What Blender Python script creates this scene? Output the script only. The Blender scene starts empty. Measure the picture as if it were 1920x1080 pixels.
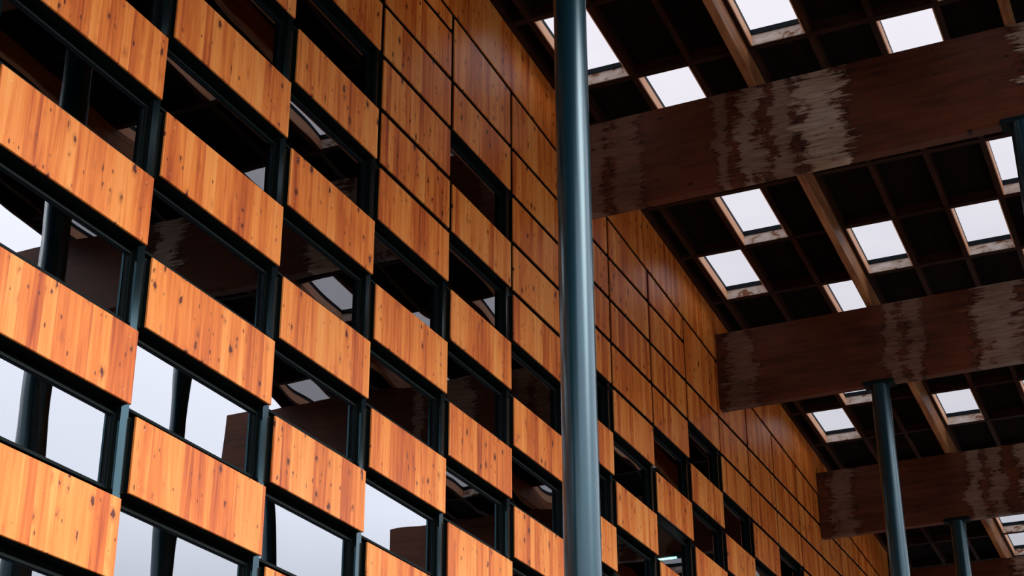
import bpy, bmesh, math, random
from mathutils import Vector, Matrix
random.seed(7)
scene = bpy.context.scene
COL = scene.collection

# ------------------------------------------------------------------ camera
# world: X runs along the facade away from the camera, Y goes into the building, Z up
CAM = Vector((-6.8295, -6.3458, -6.8128))
PITCH, YAW, ROLL, LENS = 0.44283, 0.41728, -0.00496, 57.127
cd = bpy.data.cameras.new('camera')
cd.lens = LENS; cd.sensor_width = 36; cd.sensor_fit = 'HORIZONTAL'
cd.clip_start = 0.05; cd.clip_end = 500
cam = bpy.data.objects.new('camera', cd); COL.objects.link(cam)
fwd = Vector((math.cos(PITCH)*math.cos(YAW), math.cos(PITCH)*math.sin(YAW), math.sin(PITCH)))
r0 = Vector((math.sin(YAW), -math.cos(YAW), 0)); u0 = r0.cross(fwd)
rt = math.cos(ROLL)*r0 + math.sin(ROLL)*u0
up = -math.sin(ROLL)*r0 + math.cos(ROLL)*u0
M = Matrix(((rt.x, up.x, -fwd.x, CAM.x), (rt.y, up.y, -fwd.y, CAM.y), (rt.z, up.z, -fwd.z, CAM.z), (0, 0, 0, 1)))
cam.matrix_world = M
scene.camera = cam

# ------------------------------------------------------------------ sky and exposure
w = bpy.data.worlds.new('overcast_sky'); scene.world = w; w.use_nodes = True
nt = w.node_tree; nt.nodes.clear()
out = nt.nodes.new('ShaderNodeOutputWorld'); bg = nt.nodes.new('ShaderNodeBackground')
tc = nt.nodes.new('ShaderNodeTexCoord'); sp = nt.nodes.new('ShaderNodeSeparateXYZ')
cr = nt.nodes.new('ShaderNodeValToRGB')
cr.color_ramp.elements[0].position = 0.02; cr.color_ramp.elements[0].color = (0.035, 0.036, 0.038, 1)
for p_, c_ in ((0.12, (0.05, 0.052, 0.056)), (0.30, (0.60, 0.62, 0.68))):
    q_ = cr.color_ramp.elements.new(p_); q_.color = (*c_, 1)
q_ = cr.color_ramp.elements[-1]; q_.position = 0.6; q_.color = (0.93, 0.93, 1.0, 1)
nt.links.new(tc.outputs['Generated'], sp.inputs[0]); nt.links.new(sp.outputs['Z'], cr.inputs[0])
nt.links.new(cr.outputs[0], bg.inputs[0]); nt.links.new(bg.outputs[0], out.inputs[0])
SKY = 5.0
bg.inputs[1].default_value = SKY
sun_d = bpy.data.lights.new('soft_sun', 'SUN'); sun_d.energy = 2.7; sun_d.angle = math.radians(30)
sun_d.color = (1.0, 0.95, 0.88)
sun = bpy.data.objects.new('soft_sun', sun_d); COL.objects.link(sun)
# light comes from the open side (-Y), low enough to reach the lower facade only
sdir = Vector((0.15, 0.80, -0.60)).normalized()
sun.rotation_euler = sdir.to_track_quat('-Z', 'Y').to_euler()
sun.location = (0, -20, 15)
scene.view_settings.view_transform = 'Standard'; scene.view_settings.look = 'None'
scene.view_settings.exposure = 0.0; scene.view_settings.gamma = 1.0
scene.view_settings.use_curve_mapping = False

# ------------------------------------------------------------------ measures
W = 1.5; H = 0.58774; GX = 0.036; GZ = 0.0305
SL = -0.0556
def zroof(x): return 3.43 + SL*(x - 9.05)
def zfas(x): return 3.173 + SL*(x - 5.97)
OJ, OD, OT = 0.39, 0.53, 0.575          # joist underside, deck underside, deck top above zroof
def bx(k):                               # facade column boundary
    return k*W if k > 1 else (1.326 if k == 1 else (-0.35 if k == 0 else -0.35 + k*W))
X0, X1 = -8.0, 40.0
EDGE = -7.85
GROUND = -8.4
NOG0, NOGS = 8.85, 1.483
def xn(n): return NOG0 + NOGS*n
def ym(m): return -0.27 - 0.718*m

# ------------------------------------------------------------------ material helpers
def new_mat(name):
    m = bpy.data.materials.new(name); m.use_nodes = True
    n = m.node_tree.nodes; b = n['Principled BSDF']
    return m, m.node_tree, b
def N(nt, kind, **kw):
    n = nt.nodes.new(kind)
    for k, v in kw.items():
        if k.startswith('i_'):
            n.inputs[k[2:].replace('_', ' ')].default_value = v
        else: setattr(n, k, v)
    return n
def math_node(nt, op, a, b=None, c=None, clamp=False):
    n = nt.nodes.new('ShaderNodeMath'); n.operation = op; n.use_clamp = clamp
    for i, v in enumerate((a, b, c)):
        if v is None: continue
        if isinstance(v, (int, float)): n.inputs[i].default_value = v
        else: nt.links.new(v, n.inputs[i])
    return n.outputs[0]
def ramp(nt, fac, stops, interp='LINEAR'):
    n = nt.nodes.new('ShaderNodeValToRGB'); n.color_ramp.interpolation = interp
    e = n.color_ramp.elements
    e[0].position = stops[0][0]; e[0].color = stops[0][1] if len(stops[0][1]) == 4 else (*stops[0][1], 1)
    e[1].position = stops[-1][0]; e[1].color = (*stops[-1][1][:3], 1)
    for p, c in stops[1:-1]:
        q = e.new(p); q.color = (*c[:3], 1)
    nt.links.new(fac, n.inputs[0]); return n.outputs[0]
def mix(nt, fac, a, b, blend='MIX'):
    n = nt.nodes.new('ShaderNodeMix'); n.data_type = 'RGBA'; n.blend_type = blend
    for i, v in ((0, fac), (6, a), (7, b)):
        if isinstance(v, (int, float)): n.inputs[i].default_value = v
        elif isinstance(v, tuple): n.inputs[i].default_value = (*v[:3], 1)
        else: nt.links.new(v, n.inputs[i])
    return n.outputs[2]
def coords(nt, scale, rand=True, kind='Object'):
    tc = nt.nodes.new('ShaderNodeTexCoord'); v = tc.outputs[kind]
    if rand:
        oi = nt.nodes.new('ShaderNodeObjectInfo')
        s = nt.nodes.new('ShaderNodeVectorMath'); s.operation = 'MULTIPLY_ADD'
        c = nt.nodes.new('ShaderNodeCombineXYZ')
        r = math_node(nt, 'MULTIPLY', oi.outputs['Random'], 137.0)
        for i in range(3): nt.links.new(r, c.inputs[i])
        a = nt.nodes.new('ShaderNodeVectorMath'); a.operation = 'ADD'
        nt.links.new(v, a.inputs[0]); nt.links.new(c.outputs[0], a.inputs[1]); v = a.outputs[0]
    m = nt.nodes.new('ShaderNodeVectorMath'); m.operation = 'MULTIPLY'
    nt.links.new(v, m.inputs[0]); m.inputs[1].default_value = scale
    return m.outputs[0]
def noise(nt, vec, scale=1.0, detail=3, rough=0.5, dist=0.0):
    n = nt.nodes.new('ShaderNodeTexNoise'); n.inputs['Scale'].default_value = scale
    n.inputs['Detail'].default_value = detail; n.inputs['Roughness'].default_value = rough
    n.inputs['Distortion'].default_value = dist
    nt.links.new(vec, n.inputs['Vector']); return n.outputs['Fac']

def panel_wood():
    m, nt, b = new_mat('knotty_stained_pine')
    # upright strips of uneven width
    v = coords(nt, (1, 1, 1)); sx = nt.nodes.new('ShaderNodeSeparateXYZ'); nt.links.new(v, sx.inputs[0])
    wv = coords(nt, (3.1, 0.2, 0.0)); wn = noise(nt, wv, 1.0, 1)
    xx = math_node(nt, 'MULTIPLY_ADD', wn, 0.22, sx.outputs['X'])
    st = math_node(nt, 'MULTIPLY', xx, 8.6)
    fl = math_node(nt, 'FLOOR', st)
    wh = nt.nodes.new('ShaderNodeTexWhiteNoise'); wh.noise_dimensions = '1D'; nt.links.new(fl, wh.inputs['W'])
    # long grain streaks inside each strip, offset per strip
    off = nt.nodes.new('ShaderNodeCombineXYZ')
    o2 = math_node(nt, 'MULTIPLY', wh.outputs['Value'], 31.0); nt.links.new(o2, off.inputs[2])
    def shifted(scale):
        vv = coords(nt, (1, 1, 1)); a = nt.nodes.new('ShaderNodeVectorMath'); a.operation = 'ADD'
        nt.links.new(vv, a.inputs[0]); nt.links.new(off.outputs[0], a.inputs[1])
        mm = nt.nodes.new('ShaderNodeVectorMath'); mm.operation = 'MULTIPLY'
        nt.links.new(a.outputs[0], mm.inputs[0]); mm.inputs[1].default_value = scale
        return mm.outputs[0]
    g1 = noise(nt, shifted((16, 1, 0.9)), 1.0, 3, 0.55, 0.6)
    g2 = noise(nt, shifted((75, 1, 2.4)), 1.0, 2, 0.5, 0.3)
    big = noise(nt, coords(nt, (2.2, 1, 0.9)), 1.0, 2)
    t = math_node(nt, 'MULTIPLY', wh.outputs['Value'], 0.36)
    t = math_node(nt, 'MULTIPLY_ADD', g1, 0.88, t)
    t = math_node(nt, 'MULTIPLY_ADD', g2, 0.24, t)
    t = math_node(nt, 'MULTIPLY_ADD', big, 0.35, t)
    t = math_node(nt, 'SUBTRACT', t, 0.41)
    base = ramp(nt, t, [(0.12, (0.30, 0.038, 0.006)), (0.32, (0.56, 0.112, 0.014)), (0.48, (0.75, 0.195, 0.028)),
                        (0.66, (0.85, 0.275, 0.052)), (0.88, (0.91, 0.37, 0.092))])
    # knots
    vk = shifted((9.6, 1.0, 6.0)); vo = nt.nodes.new('ShaderNodeTexVoronoi'); vo.voronoi_dimensions = '3D'
    kn = noise(nt, coords(nt, (30, 1, 22)), 1.0, 2)
    ka = nt.nodes.new('ShaderNodeVectorMath'); ka.operation = 'ADD'
    kc = nt.nodes.new('ShaderNodeCombineXYZ')
    kq = math_node(nt, 'MULTIPLY_ADD', kn, 0.42, -0.21)
    nt.links.new(kq, kc.inputs[0]); nt.links.new(kq, kc.inputs[2])
    nt.links.new(vk, ka.inputs[0]); nt.links.new(kc.outputs[0], ka.inputs[1])
    nt.links.new(ka.outputs[0], vo.inputs['Vector']); vo.inputs['Scale'].default_value = 1.0
    sc = nt.nodes.new('ShaderNodeSeparateColor'); nt.links.new(vo.outputs['Color'], sc.inputs[0])
    size = math_node(nt, 'MULTIPLY_ADD', sc.outputs[0], 0.26, -0.02)
    core = math_node(nt, 'SUBTRACT', size, vo.outputs['Distance'])
    core = math_node(nt, 'MULTIPLY', core, 20.0, clamp=True)
    halo = math_node(nt, 'SUBTRACT', math_node(nt, 'MULTIPLY', size, 2.1), vo.outputs['Distance'])
    halo = math_node(nt, 'MULTIPLY', halo, 2.4, clamp=True)
    c = mix(nt, math_node(nt, 'MULTIPLY', halo, 0.85), base, (0.36, 0.075, 0.012))
    # small pin knots
    vp = nt.nodes.new('ShaderNodeTexVoronoi'); nt.links.new(shifted((21, 1, 10)), vp.inputs['Vector'])
    vp.inputs['Scale'].default_value = 1.0
    sp2 = nt.nodes.new('ShaderNodeSeparateColor'); nt.links.new(vp.outputs['Color'], sp2.inputs[0])
    pin = math_node(nt, 'SUBTRACT', math_node(nt, 'MULTIPLY_ADD', sp2.outputs[0], 0.50, -0.24), vp.outputs['Distance'])
    pin = math_node(nt, 'MULTIPLY', pin, 12.0, clamp=True)
    c = mix(nt, pin, c, (0.20, 0.035, 0.008))
    c = mix(nt, core, c, (0.11, 0.016, 0.004))
    nt.links.new(c, b.inputs['Base Color'])
    b.inputs['Roughness'].default_value = 0.38
    b.inputs['Specular IOR Level'].default_value = 0.36
    bu = nt.nodes.new('ShaderNodeBump'); bu.inputs['Strength'].default_value = 0.15; bu.inputs['Distance'].default_value = 0.002
    nt.links.new(g2, bu.inputs['Height']); nt.links.new(bu.outputs[0], b.inputs['Normal'])
    return m

def beam_wood(name, pale, base=((0.022, 0.0065, 0.004), (0.155, 0.043, 0.016)), rough=0.5):
    """glulam, grain along Y; pale = list of (y centre, half width, strength) of weathered patches"""
    m, nt, b = new_mat(name)
    v = coords(nt, (1, 1, 1), rand=False); sp = nt.nodes.new('ShaderNodeSeparateXYZ'); nt.links.new(v, sp.inputs[0])
    gr = noise(nt, coords(nt, (1, 0.9, 13)), 1.0, 4, 0.6, 0.5)
    fi = noise(nt, coords(nt, (1, 3.0, 60)), 1.0, 2, 0.5)
    bl = noise(nt, coords(nt, (1, 0.8, 1.6)), 1.0, 3, 0.6)
    t = math_node(nt, 'MULTIPLY_ADD', gr, 0.5, math_node(nt, 'MULTIPLY_ADD', bl, 0.6, math_node(nt, 'MULTIPLY', fi, 0.2)))
    mid = tuple(0.5*(a+c) for a, c in zip(*base))
    c = ramp(nt, t, [(0.42, base[0]), (0.66, mid), (0.95, base[1])])
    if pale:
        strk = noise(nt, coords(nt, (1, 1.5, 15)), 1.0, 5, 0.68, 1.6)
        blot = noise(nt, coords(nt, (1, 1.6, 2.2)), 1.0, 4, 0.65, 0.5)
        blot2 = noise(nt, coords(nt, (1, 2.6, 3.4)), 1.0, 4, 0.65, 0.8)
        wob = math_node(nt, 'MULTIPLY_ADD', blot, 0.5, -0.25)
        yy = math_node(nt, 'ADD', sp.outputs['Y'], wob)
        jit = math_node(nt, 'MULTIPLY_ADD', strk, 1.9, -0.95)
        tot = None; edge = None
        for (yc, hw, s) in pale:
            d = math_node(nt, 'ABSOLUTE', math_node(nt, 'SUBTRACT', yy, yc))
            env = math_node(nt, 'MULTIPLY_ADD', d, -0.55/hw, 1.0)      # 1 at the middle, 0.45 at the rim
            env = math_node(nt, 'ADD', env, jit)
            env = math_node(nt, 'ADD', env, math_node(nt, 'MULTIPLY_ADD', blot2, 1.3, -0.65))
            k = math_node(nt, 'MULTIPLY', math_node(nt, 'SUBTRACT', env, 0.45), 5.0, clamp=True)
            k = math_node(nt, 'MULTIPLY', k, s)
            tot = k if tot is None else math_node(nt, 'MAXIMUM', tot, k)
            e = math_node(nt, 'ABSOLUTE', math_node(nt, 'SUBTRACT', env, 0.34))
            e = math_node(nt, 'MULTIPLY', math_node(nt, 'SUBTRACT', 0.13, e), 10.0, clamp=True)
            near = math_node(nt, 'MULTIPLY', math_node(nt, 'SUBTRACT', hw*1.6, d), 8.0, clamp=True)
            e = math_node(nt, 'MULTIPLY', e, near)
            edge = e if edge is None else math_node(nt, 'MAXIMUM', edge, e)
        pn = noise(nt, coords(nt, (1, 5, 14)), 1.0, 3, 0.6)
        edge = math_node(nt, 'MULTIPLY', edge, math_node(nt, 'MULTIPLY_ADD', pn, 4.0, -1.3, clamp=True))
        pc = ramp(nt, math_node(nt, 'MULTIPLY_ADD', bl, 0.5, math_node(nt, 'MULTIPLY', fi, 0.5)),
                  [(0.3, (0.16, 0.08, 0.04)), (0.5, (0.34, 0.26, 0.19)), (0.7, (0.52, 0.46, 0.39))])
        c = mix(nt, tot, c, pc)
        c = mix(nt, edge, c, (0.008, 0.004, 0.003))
    # small dark knots
    vk = nt.nodes.new('ShaderNodeTexVoronoi'); nt.links.new(coords(nt, (1, 2.6, 5.0)), vk.inputs['Vector']); vk.inputs['Scale'].default_value = 1.0
    s2 = nt.nodes.new('ShaderNodeSeparateColor'); nt.links.new(vk.outputs['Color'], s2.inputs[0])
    k = math_node(nt, 'SUBTRACT', math_node(nt, 'MULTIPLY_ADD', s2.outputs[0], 0.16, -0.04), vk.outputs['Distance'])
    k = math_node(nt, 'MULTIPLY', k, 16.0, clamp=True)
    c = mix(nt, k, c, (0.015, 0.005, 0.003))
    nt.links.new(c, b.inputs['Base Color']); b.inputs['Roughness'].default_value = rough
    b.inputs['Specular IOR Level'].default_value = 0.15
    return m

def long_wood(name, ca, cb, axis=0, rough=0.55):
    m, nt, b = new_mat(name)
    s = [14, 14, 14]; s[axis] = 1.1
    g = noise(nt, coords(nt, tuple(s)), 1.0, 4, 0.6, 0.6)
    s = [2.2, 2.2, 2.2]; s[axis] = 0.8
    bl = noise(nt, coords(nt, tuple(s)), 1.0, 3, 0.6)
    t = math_node(nt, 'MULTIPLY_ADD', g, 0.5, math_node(nt, 'MULTIPLY', bl, 0.5))
    c = ramp(nt, t, [(0.34, ca), (0.66, cb)])
    nt.links.new(c, b.inputs['Base Color']); b.inputs['Roughness'].default_value = rough
    b.inputs['Specular IOR Level'].default_value = 0.25
    return m

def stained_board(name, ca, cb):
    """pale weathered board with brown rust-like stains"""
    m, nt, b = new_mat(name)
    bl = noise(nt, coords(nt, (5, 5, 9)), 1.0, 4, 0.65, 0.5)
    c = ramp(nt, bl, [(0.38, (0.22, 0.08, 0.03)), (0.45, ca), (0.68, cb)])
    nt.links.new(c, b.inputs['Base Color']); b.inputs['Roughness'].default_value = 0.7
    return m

def metal(name, col, rough, metallic=0.5, spec=0.5, var=0.0):
    m, nt, b = new_mat(name)
    n1 = noise(nt, coords(nt, (3, 3, 3)), 1.0, 3)
    c = ramp(nt, n1, [(0.35, tuple(x*(1-var) for x in col)), (0.65, tuple(min(1, x*(1+var)) for x in col))])
    nt.links.new(c, b.inputs['Base Color'])
    b.inputs['Roughness'].default_value = rough; b.inputs['Metallic'].default_value = metallic
    b.inputs['Specular IOR Level'].default_value = spec
    return m

def glass_mat(name, ior, tint, warp, wscale):
    m = bpy.data.materials.new(name); m.use_nodes = True; nt = m.node_tree; nt.nodes.clear()
    o = nt.nodes.new('ShaderNodeOutputMaterial')
    gl = nt.nodes.new('ShaderNodeBsdfGlossy'); gl.inputs['Roughness'].default_value = 0.0
    gl.inputs['Color'].default_value = (0.93, 0.95, 1.0, 1)
    tr = nt.nodes.new('ShaderNodeBsdfTransparent'); tr.inputs['Color'].default_value = (*tint, 1)
    fr = nt.nodes.new('ShaderNodeFresnel'); fr.inputs['IOR'].default_value = ior
    mx = nt.nodes.new('ShaderNodeMixShader')
    if warp > 0:
        h = noise(nt, coords(nt, (1, 1, 1)), wscale, 1, 0.4)
        bu = nt.nodes.new('ShaderNodeBump'); bu.inputs['Strength'].default_value = 1.0; bu.inputs['Distance'].default_value = warp
        nt.links.new(h, bu.inputs['Height']); nt.links.new(bu.outputs[0], gl.inputs['Normal'])
    nt.links.new(fr.outputs[0], mx.inputs[0]); nt.links.new(tr.outputs[0], mx.inputs[1]); nt.links.new(gl.outputs[0], mx.inputs[2])
    nt.links.new(mx.outputs[0], o.inputs[0]); return m

PANEL = panel_wood()
BLACK = metal('matte_black_cassette', (0.002, 0.0045, 0.004), 0.6, 0.0, 0.12, 0.2)
FRAME = metal('dark_green_black_frame', (0.0015, 0.005, 0.0045), 0.5, 0.0, 0.12, 0.2)
MULL = metal('teal_grey_anodised_mullion', (0.024, 0.055, 0.066), 0.14, 0.9, 0.5, 0.08)
POST = metal('blue_grey_painted_steel', (0.008, 0.040, 0.056), 0.25, 0.4, 0.5, 0.05)
POST.node_tree.nodes['Principled BSDF'].inputs['Coat Weight'].default_value = 0.15
POST.node_tree.nodes['Principled BSDF'].inputs['Coat Roughness'].default_value = 0.18
POST.node_tree.nodes['Principled BSDF'].inputs['Coat IOR'].default_value = 1.5
SADDLE = metal('dark_teal_steel', (0.0025, 0.008, 0.009), 0.7, 0.0, 0.1, 0.1)
SCREW = metal('pale_screw_head', (0.75, 0.62, 0.50), 0.5, 0.0, 0.5, 0.1)
GLASS = glass_mat('window_glass', 2.9, (0.22, 0.42, 0.40), 0.005, 0.9)
GLASS2 = glass_mat('inner_window_glass', 2.4, (0.4, 0.6, 0.56), 0.006, 0.7)
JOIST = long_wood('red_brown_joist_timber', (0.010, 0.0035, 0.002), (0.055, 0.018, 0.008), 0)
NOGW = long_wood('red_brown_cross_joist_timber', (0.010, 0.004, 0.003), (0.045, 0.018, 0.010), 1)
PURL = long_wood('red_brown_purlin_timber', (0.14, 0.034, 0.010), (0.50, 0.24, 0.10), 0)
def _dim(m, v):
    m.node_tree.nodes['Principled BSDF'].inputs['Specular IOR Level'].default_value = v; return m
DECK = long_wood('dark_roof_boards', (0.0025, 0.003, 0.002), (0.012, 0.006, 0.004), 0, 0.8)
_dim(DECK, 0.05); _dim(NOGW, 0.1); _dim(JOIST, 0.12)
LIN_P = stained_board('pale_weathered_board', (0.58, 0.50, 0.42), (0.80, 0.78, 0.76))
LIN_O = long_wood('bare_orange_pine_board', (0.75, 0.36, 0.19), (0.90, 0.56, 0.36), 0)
SKYFR = metal('black_rooflight_bar', (0.002, 0.007, 0.012), 0.6, 0.0, 0.15, 0.1)
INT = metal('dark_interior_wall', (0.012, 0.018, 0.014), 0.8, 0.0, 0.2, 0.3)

def rooflight_glass():
    m = bpy.data.materials.new('rooflight_glazing'); m.use_nodes = True; nt = m.node_tree; nt.nodes.clear()
    o = nt.nodes.new('ShaderNodeOutputMaterial'); tr = nt.nodes.new('ShaderNodeBsdfTransparent')
    df = nt.nodes.new('ShaderNodeBsdfDiffuse'); mx = nt.nodes.new('ShaderNodeMixShader')
    vo = nt.nodes.new('ShaderNodeTexVoronoi'); nt.links.new(coords(nt, (3.2, 1.3, 1)), vo.inputs['Vector'])
    k = math_node(nt, 'MULTIPLY', math_node(nt, 'SUBTRACT', 0.022, vo.outputs['Distance']), 90.0, clamp=True)
    n1 = noise(nt, coords(nt, (1.5, 1.5, 1)), 1.0, 3)
    c = ramp(nt, n1, [(0.3, (0.204, 0.197, 0.199)), (0.7, (0.193, 0.187, 0.191))])
    nt.links.new(c, tr.inputs['Color']); df.inputs['Color'].default_value = (0.25, 0.22, 0.22, 1)
    nt.links.new(k, mx.inputs[0]); nt.links.new(tr.outputs[0], mx.inputs[1]); nt.links.new(df.outputs[0], mx.inputs[2])
    nt.links.new(mx.outputs[0], o.inputs[0]); return m
ROOFGLASS = rooflight_glass()

def ground_mat():
    m, nt, b = new_mat('pale_paving')
    n1 = noise(nt, coords(nt, (1, 1, 1), False), 0.6, 4)
    br = nt.nodes.new('ShaderNodeTexBrick'); nt.links.new(coords(nt, (1, 1, 1), False), br.inputs['Vector'])
    br.inputs['Scale'].default_value = 1.6; br.inputs['Color1'].default_value = (0.065, 0.062, 0.06, 1); br.inputs['Color2'].default_value = (0.08, 0.076, 0.072, 1)
    br.inputs['Mortar'].default_value = (0.05, 0.05, 0.05, 1); br.inputs['Mortar Size'].default_value = 0.008
    c = mix(nt, math_node(nt, 'MULTIPLY', n1, 0.4), br.outputs['Color'], (0.07, 0.065, 0.06))
    nt.links.new(c, b.inputs['Base Color']); b.inputs['Roughness'].default_value = 0.85
    return m
PAVE = ground_mat()

# ------------------------------------------------------------------ object helpers
def link_mesh(name, verts, faces, mat, parent=None, origin=(0, 0, 0), smooth=False):
    o3 = Vector(origin)
    me = bpy.data.meshes.new(name)
    me.from_pydata([tuple(Vector(v) - o3) for v in verts], [], faces)
    me.validate(); me.update()
    bm = bmesh.new(); bm.from_mesh(me); bmesh.ops.recalc_face_normals(bm, faces=bm.faces); bm.to_mesh(me); bm.free()
    me.materials.append(mat)
    if smooth:
        for p in me.polygons: p.use_smooth = True
    o = bpy.data.objects.new(name, me); COL.objects.link(o)
    if parent is not None:
        o.parent = parent; o.location = o3 - world_loc(parent)
    else: o.location = o3
    return o
def world_loc(o):
    v = Vector((0, 0, 0))
    while o is not None: v += o.location; o = o.parent
    return v
class MB:
    def __init__(s): s.v = []; s.f = []
    def prism(s, quad_a, quad_b):
        """two matching polygons joined into a closed solid"""
        n = len(quad_a); k = len(s.v); s.v += list(quad_a) + list(quad_b)
        s.f.append(tuple(k+i for i in range(n))[::-1]); s.f.append(tuple(k+n+i for i in range(n)))
        for i in range(n):
            j = (i+1) % n; s.f.append((k+i, k+j, k+n+j, k+n+i))
        return s
    def box(s, x0, x1, y0, y1, z0, z1):
        return s.prism([(x0,y0,z0),(x1,y0,z0),(x1,y1,z0),(x0,y1,z0)], [(x0,y0,z1),(x1,y0,z1),(x1,y1,z1),(x0,y1,z1)])
    def sbox(s, x0, x1, y0, y1, o0, o1, zf=zroof):
        """box whose bottom and top follow the roof slope"""
        a, b = zf(x0), zf(x1)
        return s.prism([(x0,y0,a+o0),(x1,y0,b+o0),(x1,y1,b+o0),(x0,y1,a+o0)], [(x0,y0,a+o1),(x1,y0,b+o1),(x1,y1,b+o1),(x0,y1,a+o1)])
    def cyl(s, c, r, z0, z1, n=64, r2=None):
        r2 = r if r2 is None else r2
        a = [(c[0]+r*math.cos(2*math.pi*i/n), c[1]+r*math.sin(2*math.pi*i/n), z0) for i in range(n)]
        b = [(c[0]+r2*math.cos(2*math.pi*i/n), c[1]+r2*math.sin(2*math.pi*i/n), z1) for i in range(n)]
        return s.prism(a, b)
    def build(s, name, mat, parent=None, origin=(0, 0, 0), smooth=False):
        return link_mesh(name, s.v, s.f, mat, parent, origin, smooth)
def empty(name, loc, label, cat, group=None):
    o = bpy.data.objects.new(name, None); COL.objects.link(o); o.location = loc
    o.empty_display_size = 0.2; tag(o, label, cat, group); return o
def tag(o, label, cat, group=None):
    o['label'] = label; o['category'] = cat
    if group: o['group'] = group
    return o
def struct(o, label=None):
    o['kind'] = 'structure'
    return o
def shade_auto(o, ang=40):
    for p in o.data.polygons: p.use_smooth = True
    try: o.data.set_sharp_from_angle(angle=math.radians(ang))
    except Exception: pass
ORD = ['', 'first', 'second', 'third', 'fourth', 'fifth', 'sixth', 'seventh', 'eighth', 'ninth', 'tenth', 'eleventh', 'twelfth', 'thirteenth', 'fourteenth', 'fifteenth', 'sixteenth']

# ------------------------------------------------------------------ large structure
struct(MB().box(-60, 90, -70, 30, GROUND-0.2, GROUND).build('floor', PAVE))
# building volume behind the cladding: dark rooms
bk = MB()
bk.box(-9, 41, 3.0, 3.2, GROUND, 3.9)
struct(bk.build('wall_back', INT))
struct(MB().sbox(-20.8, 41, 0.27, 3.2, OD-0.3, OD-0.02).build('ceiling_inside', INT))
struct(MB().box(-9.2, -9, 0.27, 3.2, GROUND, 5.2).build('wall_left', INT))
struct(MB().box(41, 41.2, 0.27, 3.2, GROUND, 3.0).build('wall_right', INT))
ROW_B = 8                                  # rows built down to this grid line
zb_low = -ROW_B*H
# wall below the modelled rows
struct(MB().box(-9, 41, 0.06, 0.27, GROUND, zb_low).build('wall_base', FRAME))

# panels and windows grid ------------------------------------------------------
THR = {0: -99, 1: -99, 2: -3, 3: 0, 4: -3, 5: 0, 6: -1, 7: 0, 8: -1, 9: -2, 10: -1, 11: 0, 12: -1, 13: 0}
MERGE = {2: 0, 3: 0, 4: 1, 5: 1, 6: 0, 7: 0, 8: 0, 9: 1, 10: 1, 11: 1, 12: 1, 13: 1, 14: 0, 15: 0, 16: 0, 17: 1, 18: 1, 19: 1}
NCOL = 21
def is_window(c, r):
    if (c + r) % 2 == 0: return False
    if c < 0: return True
    return r >= THR.get(c, 99)

# spandrel and lining behind panels: one continuous black backing wall with openings for windows
bw = MB()
for c in range(-2, NCOL):
    xa, xb = bx(c), bx(c+1) 
    r = -14
    top_done = False
    zt = None
    rr = -9
    # collect runs of non-window rows
    start = None
    for r in range(-9, ROW_B+1):
        wdw = (r < ROW_B) and is_window(c, r) and (-r*H < zfas(xb))
        if not wdw and start is None: start = r
        if (wdw or r == ROW_B) and start is not None:
            z1 = -start*H; z0 = -r*H
            if start == -9: a1, b1 = zroof(xa)+OD, zroof(xb)+OD
            else: a1 = b1 = z1 - 0.03
            z0 = z0 + (0.03 if r != ROW_B else 0)
            if r == ROW_B and start == ROW_B: start = None; continue
            if z0 < min(a1, b1) - 0.01:
                bw.prism([(xa,0.052,z0),(xb-0.085,0.052,z0),(xb-0.085,0.152,z0),(xa,0.152,z0)],
                         [(xa,0.052,a1),(xb-0.085,0.052,b1),(xb-0.085,0.152,b1),(xa,0.152,a1)])
            start = None
struct(bw.build('wall_front', BLACK))

VISP = None   # filled below: {(col,row): rank}

# mullions -----------------------------------------------------------------
TRIM = 0
for c in range(-2, NCOL):
    xb = bx(c+1)
    def bar(y0_, y1_, a_, b_):
        return MB().prism([(a_,y0_,zb_low),(b_,y0_,zb_low),(b_,y1_,zb_low),(a_,y1_,zb_low)],
                          [(a_,y0_,zfas(xb)),(b_,y0_,zfas(xb)),(b_,y1_,zfas(xb)),(a_,y1_,zfas(xb))])
    TRIM += 1
    o = struct(bar(0.056, 0.150, xb-0.083, xb-0.006).build('trim_%d' % TRIM, BLACK))
    bar(0.040, 0.056, xb-0.085, xb-0.004).build('cover_strip', MULL, o)

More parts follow.
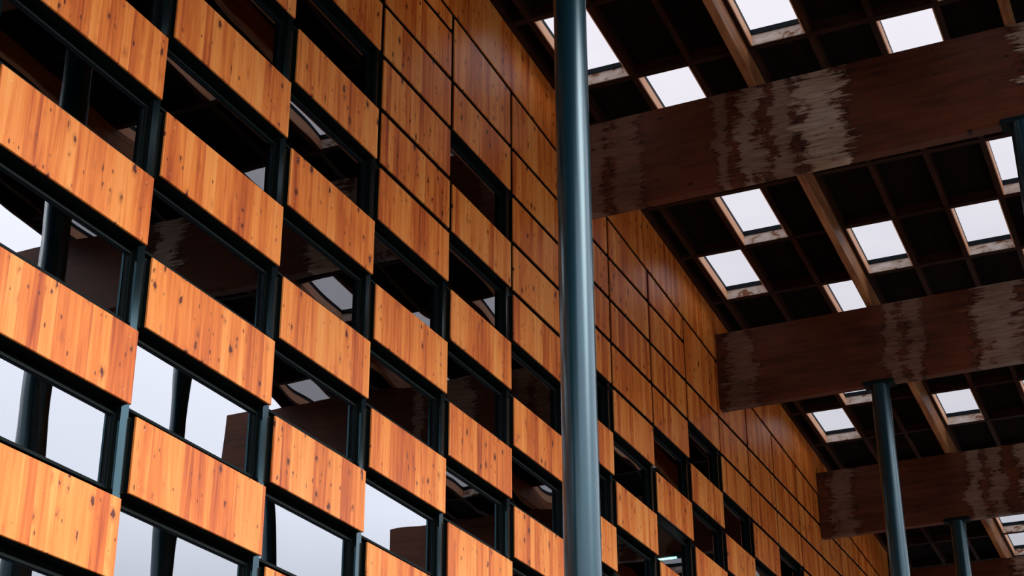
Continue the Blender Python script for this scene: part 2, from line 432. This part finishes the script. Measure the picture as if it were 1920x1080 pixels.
# windows --------------------------------------------------------------------
WN = 0
for c in range(-2, NCOL):
    for r in range(-9, ROW_B):
        xa, xb = bx(c), bx(c+1)-0.085
        z1, z0 = -r*H-0.03, -(r+1)*H+0.03
        if not is_window(c, r) or z1+0.03 >= zfas(xb): continue
        if c < 0 and r < -3: continue
        WN += 1
        e = bpy.data.objects.new('window_%d' % WN, None); COL.objects.link(e); e.location = (xa, 0.2, z0)
        e['kind'] = 'structure'
        fw_, y0, y1 = 0.020, 0.085, 0.150
        m = MB()
        m.box(xa, xa+fw_, y0, y1, z0, z1).box(xb-fw_, xb, y0, y1, z0, z1)
        m.box(xa+fw_, xb-fw_, y0, y1, z0, z0+fw_).box(xa+fw_, xb-fw_, y0, y1, z1-fw_, z1)
        m.build('window_frame', FRAME, e, (xa, 0.2, z0))
        m = MB(); g = 0.008
        m.box(xa+fw_, xa+fw_+g, 0.098, 0.142, z0+fw_, z1-fw_).box(xb-fw_-g, xb-fw_, 0.098, 0.142, z0+fw_, z1-fw_)
        m.box(xa+fw_+g, xb-fw_-g, 0.098, 0.142, z0+fw_, z0+fw_+g).box(xa+fw_+g, xb-fw_-g, 0.098, 0.142, z1-fw_-g, z1-fw_)
        m.build('glazing_bead', SKYFR, e, (xa, 0.2, z0))
        x_, X_, z_, Z_ = xa+fw_+g*0.6, xb-fw_-g*0.6, z0+fw_+g*0.6, z1-fw_-g*0.6
        for nm, yy, mt in (('pane', 0.105, GLASS), ('inner_pane', 0.133, GLASS2)):
            link_mesh(nm, [(x_,yy,z_),(X_,yy,z_),(X_,yy,Z_),(x_,yy,Z_)], [(0,1,2,3)], mt, e, (xa, 0.2, z0))

# timber panels ----------------------------------------------------------------
# panel rows in direct view, per column (99 = the tall panel under the roof)
VISROWS = {0: [0, 2, 4, 6], 1: [-3, -1, 1, 3, 5], 2: [-4, -2, 0, 2, 4, 6], 3: [-6, -5, -4, -3, -2, -1, 1, 3, 5, 99], 4: [-5, -4, -2, 0, 2, 4, 99], 5: [-5, -4, -3, -2, -1, 1, 3, 99], 6: [-5, -4, -3, -2, 0, 2], 7: [-5, -4, -3, -2, -1, 1, 99], 8: [-5, -4, -3, -2, 0, 2, 99], 9: [-4, -3, -1, 1, 99], 10: [-4, -3, -2, 0, 99], 11: [-4, -3, -2, -1, 99], 12: [-4, -3, -2, 99], 13: [-4, -3, -2, 99], 14: [-4, -3, -2, 99], 15: [-4, -3, 99], 16: [-4, 99], 17: [99]}
VIS = {(c_, r_): 1 for c_, l_ in VISROWS.items() for r_ in l_}
def col_text(c):
    if c <= 5: return '%s column from the left' % ORD[c+1]
    return '%s column right of near post' % ORD[c-5]
def panel_label(c, r, fascia=False):
    if fascia:
        if not VIS.get((c, 99)): return 'tall panel under the roof, unseen, above the %s' % col_text(c)
        return 'tall brown panel under the roof above the %s' % col_text(c)
    rows = sorted(rr for (cc, rr) in VIS if cc == c and rr != 99)
    tone = 'bright orange' if r >= 2 else ('orange' if r >= -1 else 'brown')
    if r in rows:
        k = rows.index(r) + 1
        if len(rows) == 1: pos = 'only one in view'
        elif k == len(rows): pos = 'lowest in view'
        elif k == 1: pos = 'topmost in view'
        else: pos = '%s from top' % ORD[k]
        return '%s knotty panel, %s in %s' % (tone, pos, col_text(c))
    if rows and r > rows[-1]:
        return 'orange knotty panel below the photo, %s down, %s' % (ORD[min(15, r-rows[-1])], col_text(c))
    if rows and r < rows[0]:
        return 'brown panel out of direct view, %s up, %s' % (ORD[min(15, rows[0]-r)], col_text(c))
    return 'wood panel hidden by post or beam, %s row, %s' % (ORD[r+8], col_text(c))

TH = 0.016
screw_me = None
def wood_panel(name, c, r, z0, z1a, z1b, xa, xb, label, screws, gl, group):
    """front board with a black cassette behind; z1a/z1b: top at left/right"""
    x0, x1 = xa + gl, xb - gl
    e = empty(name, (x0, 0, z0), label, 'wall panel', group)
    o3 = (x0, 0, z0)
    b = 0.003
    def poly(i, y): return [(x0+i, y, z0+i), (x1-i, y, z0+i), (x1-i, y, z1b-i), (x0+i, y, z1a-i)]
    v = poly(0, TH) + poly(0, b) + poly(b, 0)
    f = [(3,2,1,0), (8,9,10,11)]
    for k in (0, 4):
        for i in range(4):
            j = (i+1) % 4; f.append((k+i, k+j, k+4+j, k+4+i))
    board = link_mesh('timber_board', v, f, PANEL, e, o3)
    m = MB(); i = 0.004
    m.prism([(x0+i,TH,z0+i),(x1-i,TH,z0+i),(x1-i,TH,z1b-i),(x0+i,TH,z1a-i)],
            [(x0+i,0.05,z0+i),(x1-i,0.05,z0+i),(x1-i,0.05,z1b-i),(x0+i,0.05,z1a-i)])
    m.build('backing_cassette', BLACK, e, o3)
    if screws:
        global screw_me
        for sx_ in (x0+0.09, x1-0.09):
            for sz_ in (z0+0.07, z1b-0.07):
                jx, jz = random.uniform(-0.012, 0.012), random.uniform(-0.012, 0.012)
                if screw_me is None:
                    n = 12
                    vv = [(0.0042*math.cos(2*math.pi*k/n), 0.0, 0.0042*math.sin(2*math.pi*k/n)) for k in range(n)]
                    vv += [(0.003*math.cos(2*math.pi*k/n), -0.0015, 0.003*math.sin(2*math.pi*k/n)) for k in range(n)]
                    ff = [tuple(range(n, 2*n))] + [(k, (k+1) % n, n+(k+1) % n, n+k) for k in range(n)]
                    so = link_mesh('screw', vv, ff, SCREW, board, (0, 0, 0)); screw_me = so.data
                else:
                    so = bpy.data.objects.new('screw', screw_me); COL.objects.link(so); so.parent = board
                so.location = (sx_+jx-x0, 0, sz_+jz-z0)
    return e
for c in range(0, 18):
    xa, xb = bx(c), bx(c+1)
    za, zb_ = zfas(xa), zfas(xb)
    # fascia panel, butt-jointed to its neighbours
    if c >= 2:
        x0, x1 = xa+0.003, xb-0.003
        wa, wb = zfas(x0)+GZ, zfas(x1)+GZ
        ra, rb = zroof(x0)+OJ+0.10, zroof(x1)+OJ+0.10
        e = empty('fascia_panel', (x0, 0, wa), panel_label(c, None, True), 'wall panel', 'tall wood panels under the roof')
        v = [(x0,0,wa),(x1,0,wb),(x1,0,rb),(x0,0,ra),(x0,TH,wa),(x1,TH,wb),(x1,TH,rb),(x0,TH,ra)]
        link_mesh('timber_board', v, [(0,1,2,3),(7,6,5,4),(0,1,5,4),(1,2,6,5),(2,3,7,6),(3,0,4,7)], PANEL, e, (x0, 0, wa))
        v = [(x0,TH,wa+.004),(x1,TH,wb+.004),(x1,TH,rb),(x0,TH,ra),(x0,0.05,wa+.004),(x1,0.05,wb+.004),(x1,0.05,rb),(x0,0.05,ra)]
        link_mesh('backing_cassette', v, [(0,1,2,3),(7,6,5,4),(0,1,5,4),(1,2,6,5),(2,3,7,6),(3,0,4,7)], BLACK, e, (x0, 0, wa))
    rmin = math.floor(-zb_/H - 1e-6)            # row holding the fascia line at the right side
    rtop = math.floor(-min(za, zb_)/H)
    skip = None
    for r in range(-8, ROW_B):
        if is_window(c, r): continue
        z1, z0 = -r*H, -(r+1)*H
        if c <= 1 and r < -4: continue
        zm = min(za, zb_)
        if z0 >= zm: continue
        if z1 > zm and MERGE.get(c, 0) and zm - z0 < 0.37:
            skip = (r, za + SL*GX - GZ, zb_ - SL*GX - GZ); continue
        if z0 + GZ >= zm - GZ - 0.05: continue
        ta = tb = z1 - GZ
        if z1 > min(za, zb_) - 0.02:
            ta, tb = za + SL*GX - GZ, zb_ - SL*GX - GZ
        if skip is not None and skip[0] == r-1:
            ta, tb = skip[1], skip[2]; skip = None
        wood_panel('wood_panel', c, r, z0+GZ, ta, tb, xa, xb, panel_label(c, r), c <= 3 and r >= -2, GX, 'knotty wood cladding panels of the facade')

# ------------------------------------------------------------------ roof
LIGHTS = [(-1,0),(-1,3),(0,1),(0,5),(2,1),(2,6),(3,0),(3,3),(3,5),(4,2),(4,6),(6,1),(7,0),(7,3),(7,5),
          (11,3),(12,3),(0,9),(-1,6),(-2,4),(4,9),(7,8),(3,8),(2,9),(-1,8),(10,1),(11,5),(8,6),(6,8),
          (-3,1),(-4,5),(-3,8),(-5,3),(-4,0),(13,5),(15,0),(15,5),(14,1)]
LS = set(LIGHTS)
NLO, NHI = -20, 20
MJ = 11
dk = MB()
def deck_run(n0, n1, y0, y1):
    dk.sbox(n0, n1, y0, y1, OD, OT)
for m in range(-1, MJ):
    ya, yb = (ym(m) if m >= 0 else 0.3), (ym(m+1) if m+1 < MJ else EDGE+0.061)
    a = xn(NLO)
    for n in range(NLO, NHI):
        if (n, m) in LS:
            if xn(n)+0.04 > a: deck_run(a, xn(n)+0.04, yb, ya)
            a = xn(n+1)+0.04
    deck_run(a, xn(NHI), yb, ya)
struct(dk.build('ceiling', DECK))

place = lambda n: 'nearest the camera' if n < -1 else ''
# lengthwise joists
for m in range(0, MJ):
    y = ym(m)
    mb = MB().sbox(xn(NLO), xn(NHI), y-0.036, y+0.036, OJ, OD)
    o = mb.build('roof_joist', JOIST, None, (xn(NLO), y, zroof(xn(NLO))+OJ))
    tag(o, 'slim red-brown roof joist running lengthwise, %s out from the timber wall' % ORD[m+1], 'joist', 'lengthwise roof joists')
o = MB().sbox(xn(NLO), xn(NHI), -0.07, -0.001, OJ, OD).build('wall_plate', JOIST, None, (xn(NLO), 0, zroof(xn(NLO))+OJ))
tag(o, 'dark wall plate where the roof meets the timber wall', 'wall plate')
o = MB().sbox(xn(NLO), xn(NHI), EDGE, EDGE+0.06, OJ-0.05, OT).build('eaves_board', JOIST, None, (xn(NLO), EDGE, zroof(xn(NLO))+OJ))
tag(o, 'dark eaves board along the outer edge of the canopy', 'eaves board')
# cross joists, lapped into the lengthwise ones
for n in range(NLO, NHI):
    if n < -6: continue
    x = xn(n)
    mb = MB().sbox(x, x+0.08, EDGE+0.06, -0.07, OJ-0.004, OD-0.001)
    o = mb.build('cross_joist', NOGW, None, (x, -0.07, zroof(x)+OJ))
    D = {-1: 'dark cross joist along the top of the photo, above the nearest beam', 0: 'cross joist just above the nearest beam, with rooflights on both sides',
         2: 'cross joist close behind the nearest beam', 3: 'dark cross joist midway between the nearest and second beams',
         4: 'cross joist just above the second beam', 7: 'dark cross joist first behind the second beam', 8: 'dark cross joist just above the third beam',
         9: 'dark cross joist over the third beam', 11: 'dark cross joist close behind the third beam', 12: 'dark cross joist between the third and fourth beams',
         13: 'faint cross joist above the lowest beam'}
    if n in D: lab = D[n]
    elif n < -1: lab = 'cross joist above the photo frame, %s back towards the camera' % ORD[-1-n]
    elif n < 14: lab = 'cross joist hidden right %s' % {1: 'behind the nearest beam', 5: 'behind the second beam', 6: 'after the second beam', 10: 'after the third beam'}.get(n, 'behind a beam')
    else: lab = 'far cross joist beyond the lowest beam, %s along' % ORD[n-13]
    tag(o, lab, 'joist', 'cross joists of the roof')
# purlins on the beams
PY = [-2.36, -5.30]
def zpur(x, y): return 3.487 - 0.0603*(x - 9.146) + (0.024 if y < -4 else 0)
for i, y in enumerate(PY):
    mb = MB()
    xs = xn(NLO); xe = xn(NHI)
    a, b = zpur(xs, y), zpur(xe, y); ta, tb_ = zroof(xs)+OJ-0.004, zroof(xe)+OJ-0.004; h = 0.012
    mb.prism([(xs,y-0.05+h,a),(xs,y+0.05-h,a),(xs,y+0.05,a+h),(xs,y+0.05,ta),(xs,y-0.05,ta),(xs,y-0.05,a+h)],
             [(xe,y-0.05+h,b),(xe,y+0.05-h,b),(xe,y+0.05,b+h),(xe,y+0.05,tb_),(xe,y-0.05,tb_),(xe,y-0.05,b+h)])
    o = mb.build('purlin', PURL, None, (xs, y, a))
    tag(o, ['deep red-brown purlin crossing over the beams through the middle of the roof',
            'deep purlin crossing over the first beam at the right edge of the photo'][i], 'purlin', 'purlins above the beams')

# main glulam beams
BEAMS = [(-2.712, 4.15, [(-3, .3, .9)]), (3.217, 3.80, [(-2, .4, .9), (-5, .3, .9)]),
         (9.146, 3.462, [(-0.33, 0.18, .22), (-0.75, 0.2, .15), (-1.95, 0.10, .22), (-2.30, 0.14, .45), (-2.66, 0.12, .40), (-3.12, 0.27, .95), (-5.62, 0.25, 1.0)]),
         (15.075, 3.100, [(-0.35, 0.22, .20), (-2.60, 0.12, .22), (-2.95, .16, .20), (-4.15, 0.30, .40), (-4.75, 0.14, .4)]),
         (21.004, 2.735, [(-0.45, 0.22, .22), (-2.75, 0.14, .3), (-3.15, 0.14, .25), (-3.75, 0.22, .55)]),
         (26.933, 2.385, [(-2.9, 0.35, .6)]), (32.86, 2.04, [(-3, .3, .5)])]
BT = 0.20; BH = 1.205; TILT = -0.008
BLAB = ['huge glulam roof beam overhead behind the camera', 'huge glulam roof beam just above the photo frame',
        'huge brown glulam beam with a pale weathered patch, nearest, spanning the upper right',
        'huge reddish-brown glulam beam, second from the top, meeting the wall mid-right',
        'huge dark glulam beam, third down, crossed by the second steel post',
        'huge dark glulam beam at the bottom right corner with a weathered patch', 'farthest glulam beam hidden behind the others']
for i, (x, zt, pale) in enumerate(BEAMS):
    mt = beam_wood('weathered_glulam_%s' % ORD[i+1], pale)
    ya, yb = -0.002, -8.5
    def sec(y):
        z = zt + TILT*y; ch = 0.03
        zb = z - BH
        return [(x, y, z), (x, y, zb+ch*1.4), (x+ch, y, zb), (x+BT-ch, y, zb), (x+BT, y, zb+ch*1.4), (x+BT, y, z)]
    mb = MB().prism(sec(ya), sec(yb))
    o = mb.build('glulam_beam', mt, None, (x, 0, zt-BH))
    tag(o, BLAB[i], 'beam', 'glulam beams of the roof')

# steel posts
POSTS = [(1, -2.37, 'thick blue-grey round steel post standing in the foreground, full height of the photo'),
         (2, -5.27, 'dark steel post at the right edge under the nearest beam'),
         (3, -2.37, 'round teal steel post with a bright edge under the second beam'),
         (4, -2.37, 'thin dark teal steel post under the third beam, bottom right'),
         (2, -7.6, 'outer steel post at the canopy edge under the nearest beam'),
         (3, -7.6, 'outer steel post at the canopy edge under the second beam'),
         (5, -2.37, 'farthest steel post under the fourth beam')]
PR = 0.131
for bi, y, lab in POSTS:
    x = BEAMS[bi][0] + BT/2; zb = BEAMS[bi][1] - BH + TILT*y
    e = empty('steel_post', (x, y, GROUND), lab, 'post', 'round steel posts carrying the roof')
    s = MB().cyl((x, y), PR, GROUND, zb-0.012, 96).build('shaft', POST, e, (x, y, GROUND)); shade_auto(s)
    s = MB().box(x-BT/2-0.008, x+BT/2+0.008, y-0.22, y+0.22, zb-0.012, zb-0.0025)
    s.box(x-BT/2-0.008, x-BT/2-0.002, y-0.22, y+0.22, zb-0.0025, zb+0.05).box(x+BT/2+0.002, x+BT/2+0.008, y-0.22, y+0.22, zb-0.0025, zb+0.05)
    s.build('saddle_plate', SADDLE, e, (x, y, GROUND))
    s = MB().cyl((x, y), PR+0.04, GROUND, GROUND+0.02, 48).build('base_plate', SADDLE, e, (x, y, GROUND))

# rooflights
def rl_label(n, m):
    D = {(-1,0): 'bright rooflight partly behind the near post, closest to the wall', (-1,3): 'bright rooflight cut by the top edge, right of the first purlin',
         (0,1): 'small bright rooflight just above the nearest beam, right of the near post', (0,5): 'bright rooflight at upper right touching the top of the nearest beam',
         (2,1): 'bright rooflight just below the nearest beam, left of the purlin', (2,6): 'tall bright rooflight at the right edge under the nearest beam',
         (3,0): 'bright rooflight beside the wall between first and second beams', (3,3): 'bright rooflight right of the purlin between first and second beams',
         (3,5): 'bright rooflight second from right edge between first and second beams', (4,2): 'small bright rooflight clipped by purlin, above the second beam',
         (4,6): 'sliver of bright rooflight at right edge above the second beam', (6,1): 'sliver of bright rooflight under the second beam, left of the second post',
         (7,0): 'bright rooflight beside the wall under the second beam', (7,3): 'bright rooflight right of the purlin under the second beam',
         (7,5): 'bright rooflight cut by the right edge under the second beam', (11,3): 'thin bright rooflight at the right edge under the third beam',
         (12,3): 'thin white sliver of rooflight above the lowest beam, bottom right'}
    if (n, m) in D: return D[(n, m)]
    side = 'behind the camera' if n < -1 else 'out of direct view'
    return 'rooflight %s, %s from the wall, in roof bay %s' % (side, ORD[m+1], ORD[n+6] if n+6 < 17 else ORD[n-5]+' far')
for (n, m) in LIGHTS:
    x0, x1 = xn(n)+0.08, xn(n+1)
    y1, y0 = ym(m)-0.036, ym(m+1)+0.036
    c0 = (x0, y1, zroof(x0)+OJ)
    e = empty('rooflight', c0, rl_label(n, m), 'skylight', 'rooflights in the canopy')
    t = 0.014
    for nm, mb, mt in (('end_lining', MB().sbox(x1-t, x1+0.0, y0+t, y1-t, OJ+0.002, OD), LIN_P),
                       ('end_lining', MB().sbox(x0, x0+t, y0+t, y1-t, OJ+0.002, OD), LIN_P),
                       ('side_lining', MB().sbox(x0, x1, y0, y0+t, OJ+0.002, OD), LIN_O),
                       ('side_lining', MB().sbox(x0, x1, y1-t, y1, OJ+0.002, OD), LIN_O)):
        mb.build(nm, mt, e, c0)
    mb = MB()
    q = 0.012
    mb.sbox(x0-0.03, x0+t+q, y0-0.03, y1+0.03, OD+0.001, OT+0.02).sbox(x1-t-q-0.005, x1+0.03, y0-0.03, y1+0.03, OD+0.001, OT+0.02)
    mb.sbox(x0+t+q, x1-t-q-0.005, y0-0.03, y0+t, OD+0.001, OT+0.02).sbox(x0+t+q, x1-t-q-0.005, y1-t, y1+0.03, OD+0.001, OT+0.02)
    mb.build('glazing_frame', SKYFR, e, c0)
    a, b = zroof(x0)+OT, zroof(x1)+OT
    link_mesh('glazing', [(x0,y0,a),(x1,y0,b),(x1,y1,b),(x0,y1,a)], [(0,1,2,3)], ROOFGLASS, e, c0)

# fluorescent lamp inside, seen through a window
def emis(name, col, st):
    m = bpy.data.materials.new(name); m.use_nodes = True; b = m.node_tree.nodes['Principled BSDF']
    b.inputs['Base Color'].default_value = (*col, 1); b.inputs['Emission Color'].default_value = (*col, 1)
    b.inputs['Emission Strength'].default_value = st; return m
LX, LZ = 13.78, -0.66
e = empty('tube_lamp', (LX, 0.35, LZ), 'thin white tube lamp glowing inside a dark window near the bottom right', 'lamp')
for k in range(5):
    MB().box(LX-0.012, LX+0.012, 0.36+k*0.058, 0.36+k*0.058+0.048, LZ-0.012, LZ+0.012).build('lamp_tube', emis('lamp_glow', (0.9, 0.95, 1.0), 14.0) if k == 0 else bpy.data.materials['lamp_glow'], e, (LX, 0.35, LZ))
MB().box(LX-0.03, LX+0.03, 0.35, 0.66, LZ+0.014, LZ+0.05).build('lamp_housing', FRAME, e, (LX, 0.35, LZ))
